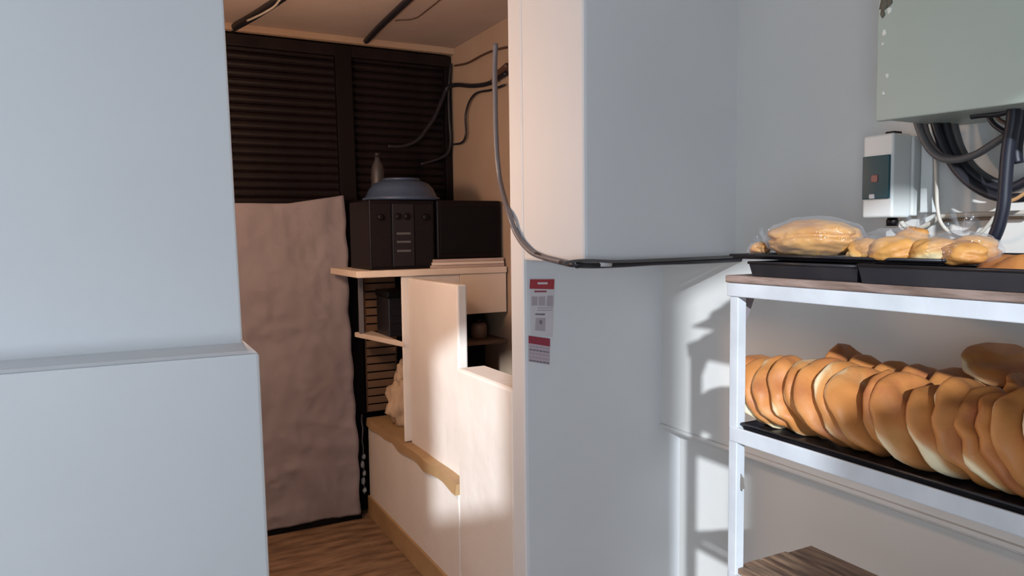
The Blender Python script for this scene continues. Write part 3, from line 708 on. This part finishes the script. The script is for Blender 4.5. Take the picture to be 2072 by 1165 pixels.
o = blob('plastic_bag', M['bag'], 0.088, 0.114, 0.047, 5, 0.08, parent=t, sub=5, freq=3)
t2 = bag('bagged_bun', 'small yellow bun in a bag at the far tip of rack top', XF+0.10, cy_of(1538, XF+0.10), zs-0.004, 0.03, 0.028, 0.018, [(0, 0, 0.004, 0, RM[0], 0.5)], 8, tuft=(0, -0.02, 0.026))
bag('bag_of_rolls', 'clear bag of golden rolls in the middle of rack top', XF+0.10, cy_of(1812, XF+0.10), zT+0.034, 0.075, 0.078, 0.038,
    [(-0.032, 0.038, 0.004, 0.1, RM[1], 0.78), (-0.035, -0.026, 0.004, -0.1, RM[2], 0.86), (0.034, 0.03, 0.004, 0, RM[3], 0.84), (0.036, -0.03, 0.004, 0, RM[0], 0.8), (0.012, -0.026, 0.034, 0.15, RM[1], 0.62)], 12, tuft=(0.0, -0.04, 0.062))
bag('bag_of_rolls', 'clear bag of browned rolls below the black cable, right of the others', XF+0.10, cy_of(1945, XF+0.10), zT+0.034, 0.070, 0.062, 0.034,
    [(-0.032, 0.028, 0.004, 0.1, RM[2], 0.80), (-0.034, -0.026, 0.004, -0.1, RM[0], 0.70), (0.03, 0.0, 0.004, 0, RM[1], 0.86)], 21, tuft=(0.0, 0.0, 0.058))
place_loaf(LM[5], (XF+0.13, cy_of(2092, XF+0.13), zTop), (-0.15, 0.1, 1), 2.0, 'unwrapped round loaf cut off at the right edge of rack top', None, scale=0.9)

# ================================================================== ELECTRICAL PANEL
XE = 1.50
e0 = onX(1782, 243, XE)
ep_ = thing('electrical_cabinet', 'large pale green metal electrical cabinet high on the right wall', 'cabinet', (XE, e0.y, e0.z))
slope = (onX(2072, 206, XE).z-e0.z)/(onX(2072, 206, XE).y-e0.y)
ybk = e0.y-0.75
def epp(x, y, dz): return under(ep_, (min(x, XR-0.001), y, e0.z+slope*(y-e0.y)+dz))
MB().hull8([epp(XE, ybk, 0), epp(XR, ybk, 0), epp(XR, e0.y, 0), epp(XE, e0.y, 0), epp(XE, ybk, 0.8), epp(XR, ybk, 0.8), epp(XR, e0.y, 0.8), epp(XE, e0.y, 0.8)]).build('cabinet_body', M['panelgreen'], ep_, bevel=0.004)
MB().hull8([epp(XE-0.018, ybk, -0.004), epp(XE-0.0005, ybk, -0.004), epp(XE-0.0005, e0.y, -0.004), epp(XE-0.018, e0.y, -0.004),
            epp(XE-0.018, ybk, 0.79), epp(XE-0.0005, ybk, 0.79), epp(XE-0.0005, e0.y, 0.79), epp(XE-0.018, e0.y, 0.79)]).build('door', M['panelgreen'], ep_, bevel=0.003)
for (px, py, s) in ((1789, 68, 0.006), (1786, 90, 0.0035), (1795, 155, 0.004), (1788, 190, 0.004), (1800, 24, 0.006)):
    q = onX(px, py, XE-0.018); o = blob('paint_chip', M['panelchip'], 0.0012, s, s*1.3, px, 0.7, parent=ep_, sub=2, flat=False); o.location = under(ep_, q)-Vector((0, 0, s))
for (px, py, s) in ((1789, 12, 0.010), (1800, 8, 0.007), (1786, 32, 0.006)):
    q = onX(px, py, XE-0.018); o = blob('scuff', M['rust'], 0.0012, s, s*1.4, py, 0.8, parent=ep_, sub=2, flat=False); o.location = under(ep_, q)-Vector((0, 0, s))

# ================================================================== BREAKER ENCLOSURE
Yb = 1.163; XBX = 1.646
bzt = onX(1806, 268, XBX).z; bzb = onX(1806, 440, XBX).z; Yb1 = onX(1745, 380, XBX).y; Yb0 = onX(1806, 380, XBX).y
be = thing('breaker_box', 'small white breaker enclosure with teal window, below the green cabinet', 'breaker box', (XBX, Yb0, bzb))
hb = bzt-bzb
MB().box((0, 0, 0), (XR-XBX-0.035, Yb1-Yb0, hb)).build('cover', M['switchbox'], be, bevel=0.006, seg=3)
MB().box((XR-XBX-0.034, -0.004, 0.004), (XR-XBX, Yb1-Yb0+0.004, hb-0.004)).build('back_box', M['switchbox'], be, bevel=0.004)
w0 = under(be, onX(1746, 404, XBX)); w1 = under(be, onX(1803, 312, XBX))
MB().box((-0.006, w1.y, w0.z), (0.002, w0.y-0.001, w1.z)).build('tinted_window', M['teal'], be, bevel=0.002)
MB().box((-0.008, (w0.y+w1.y)/2-0.008, (w0.z+w1.z)/2-0.012), (-0.0045, (w0.y+w1.y)/2+0.01, (w0.z+w1.z)/2+0.006)).build('switch', M['red'], be, bevel=0.001)
MB().box((-0.009, (w0.y+w1.y)/2+0.0, w0.z+0.001), (-0.005, (w0.y+w1.y)/2+0.014, w0.z+0.012)).build('latch', M['tape'], be, bevel=0.001)
g = MB().lathe([(0.014, -0.02), (0.014, -0.006), (0.010, 0.002)], 14).build('cable_gland', M['black'], be, smooth=True); g.location = (0.045, 0.03, 0)
g = MB().box((0.03, 0.02, hb), (0.06, 0.045, e0.z-bzb-0.002)).build('cable_duct', M['black'], be, bevel=0.002)

# ================================================================== CABLES BELOW THE CABINET
def zup(pts, X): return PX(pts, X)
cable('power_cable', 'thick navy black cable dropping from the cabinet behind the bagged rolls', zup([(2052, 190), (2050, 240), (2040, 300), (2034, 370), (2030, 420), (2018, 465), (2000, 502), (1985, 530)], 1.585), 0.0125, M['cablenavy'], seg=12)
cable('power_cable', 'second thick dark cable beside the dropping navy cable', zup([(2072, 195), (2066, 240), (2056, 300), (2058, 330)], 1.62), 0.012, M['cablenavy'], seg=10)
cable('power_cable', 'heavy black cable sweeping in a low arc under the cabinet, lower of the pair', zup([(1888, 225), (1898, 270), (1920, 320), (1950, 360), (1990, 388), (2030, 400), (2080, 398), (2110, 385)], 1.66), 0.010, M['cable'], seg=10)
cable('power_cable', 'heavy black cable sweeping under the cabinet, upper of the pair', zup([(1908, 225), (1918, 270), (1935, 312), (1965, 350), (2005, 376), (2045, 380), (2080, 365), (2110, 350)], 1.68), 0.011, M['cable'], seg=10)
cable('power_cable', 'third black cable close behind the sweeping pair', zup([(1925, 225), (1932, 265), (1948, 310), (1975, 345), (2010, 368), (2040, 374)], 1.71), 0.010, M['cablegrey'], seg=10)
cable('power_cable', 'dark grey cable looping up to the right under the cabinet', zup([(1852, 235), (1862, 265), (1880, 300), (1905, 320), (1940, 322), (1975, 312), (2005, 294), (2035, 275), (2060, 262)], 1.64), 0.0085, M['cablegrey'], seg=10)
cable('power_cable', 'brownish grey cable alongside the dark grey loop', zup([(1868, 235), (1875, 268), (1890, 298), (1912, 316), (1940, 322)], 1.655), 0.007, mat('cable_taupe', (0.14, 0.11, 0.10), 0.5), seg=10)
cable('power_cable', 'short black stub lying along the underside of the cabinet', zup([(1966, 235), (1990, 232), (2020, 230), (2048, 222)], 1.60), 0.007, M['cable'])
cable('power_cable', 'small black looping wire tucked under the cabinet at the right', zup([(2000, 232), (2008, 248), (2022, 260), (2038, 268), (2046, 262)], 1.63), 0.0055, M['cable'])
cable('power_cable', 'small brown looping wire tucked under the cabinet at the right', zup([(2012, 228), (2022, 242), (2036, 250), (2046, 256)], 1.62), 0.004, M['cablebrown'])
cable('thin_cable', 'cream cable hanging straight down beside the breaker box', zup([(1893, 238), (1893, 300), (1895, 370), (1897, 420), (1905, 452), (1928, 475), (1958, 481), (1985, 470), (2008, 444), (2022, 420)], 1.70), 0.0042, M['cablewhite'])
cable('thin_cable', 'cream cable looping from under the breaker box to the right', zup([(1822, 446), (1832, 458), (1856, 462), (1882, 452), (1905, 438), (1960, 434), (2020, 432), (2090, 430)], 1.725), 0.006, M['cablewhite'])
cable('thin_cable', 'brown wire running level along the wall below the black arc', zup([(1905, 446), (1950, 443), (2000, 441), (2072, 440)], 1.742), 0.004, mat('wire_tan', (0.24, 0.16, 0.11), 0.6))
cable('thin_cable', 'pale orange wire under the black arc at the right edge', zup([(2040, 408), (2056, 402), (2072, 392), (2090, 382)], 1.64), 0.004, mat('wire_orange', (0.50, 0.27, 0.12), 0.5))
tk = MB().box((0, 0, 0), (0.028, 0.03, 0.36)).build('cable_trunking', M['switchbox'], None, bevel=0.003)
q = onX(1884, 430, XR-0.028); tk.location = (XR-0.028, q.y, q.z); tag(tk, 'slim white cable trunking on the wall behind the breaker box', 'trunking')
ft = MB().box((0, -0.03, 0), (0.022, 0.0, 0.05)).build('wall_clip', M['tape'], None, bevel=0.003)
q = onX(2048, 300, 1.70); ft.location = (1.728, q.y, q.z); tag(ft, 'small white cable clip by the right edge under the cabinet', 'clip')
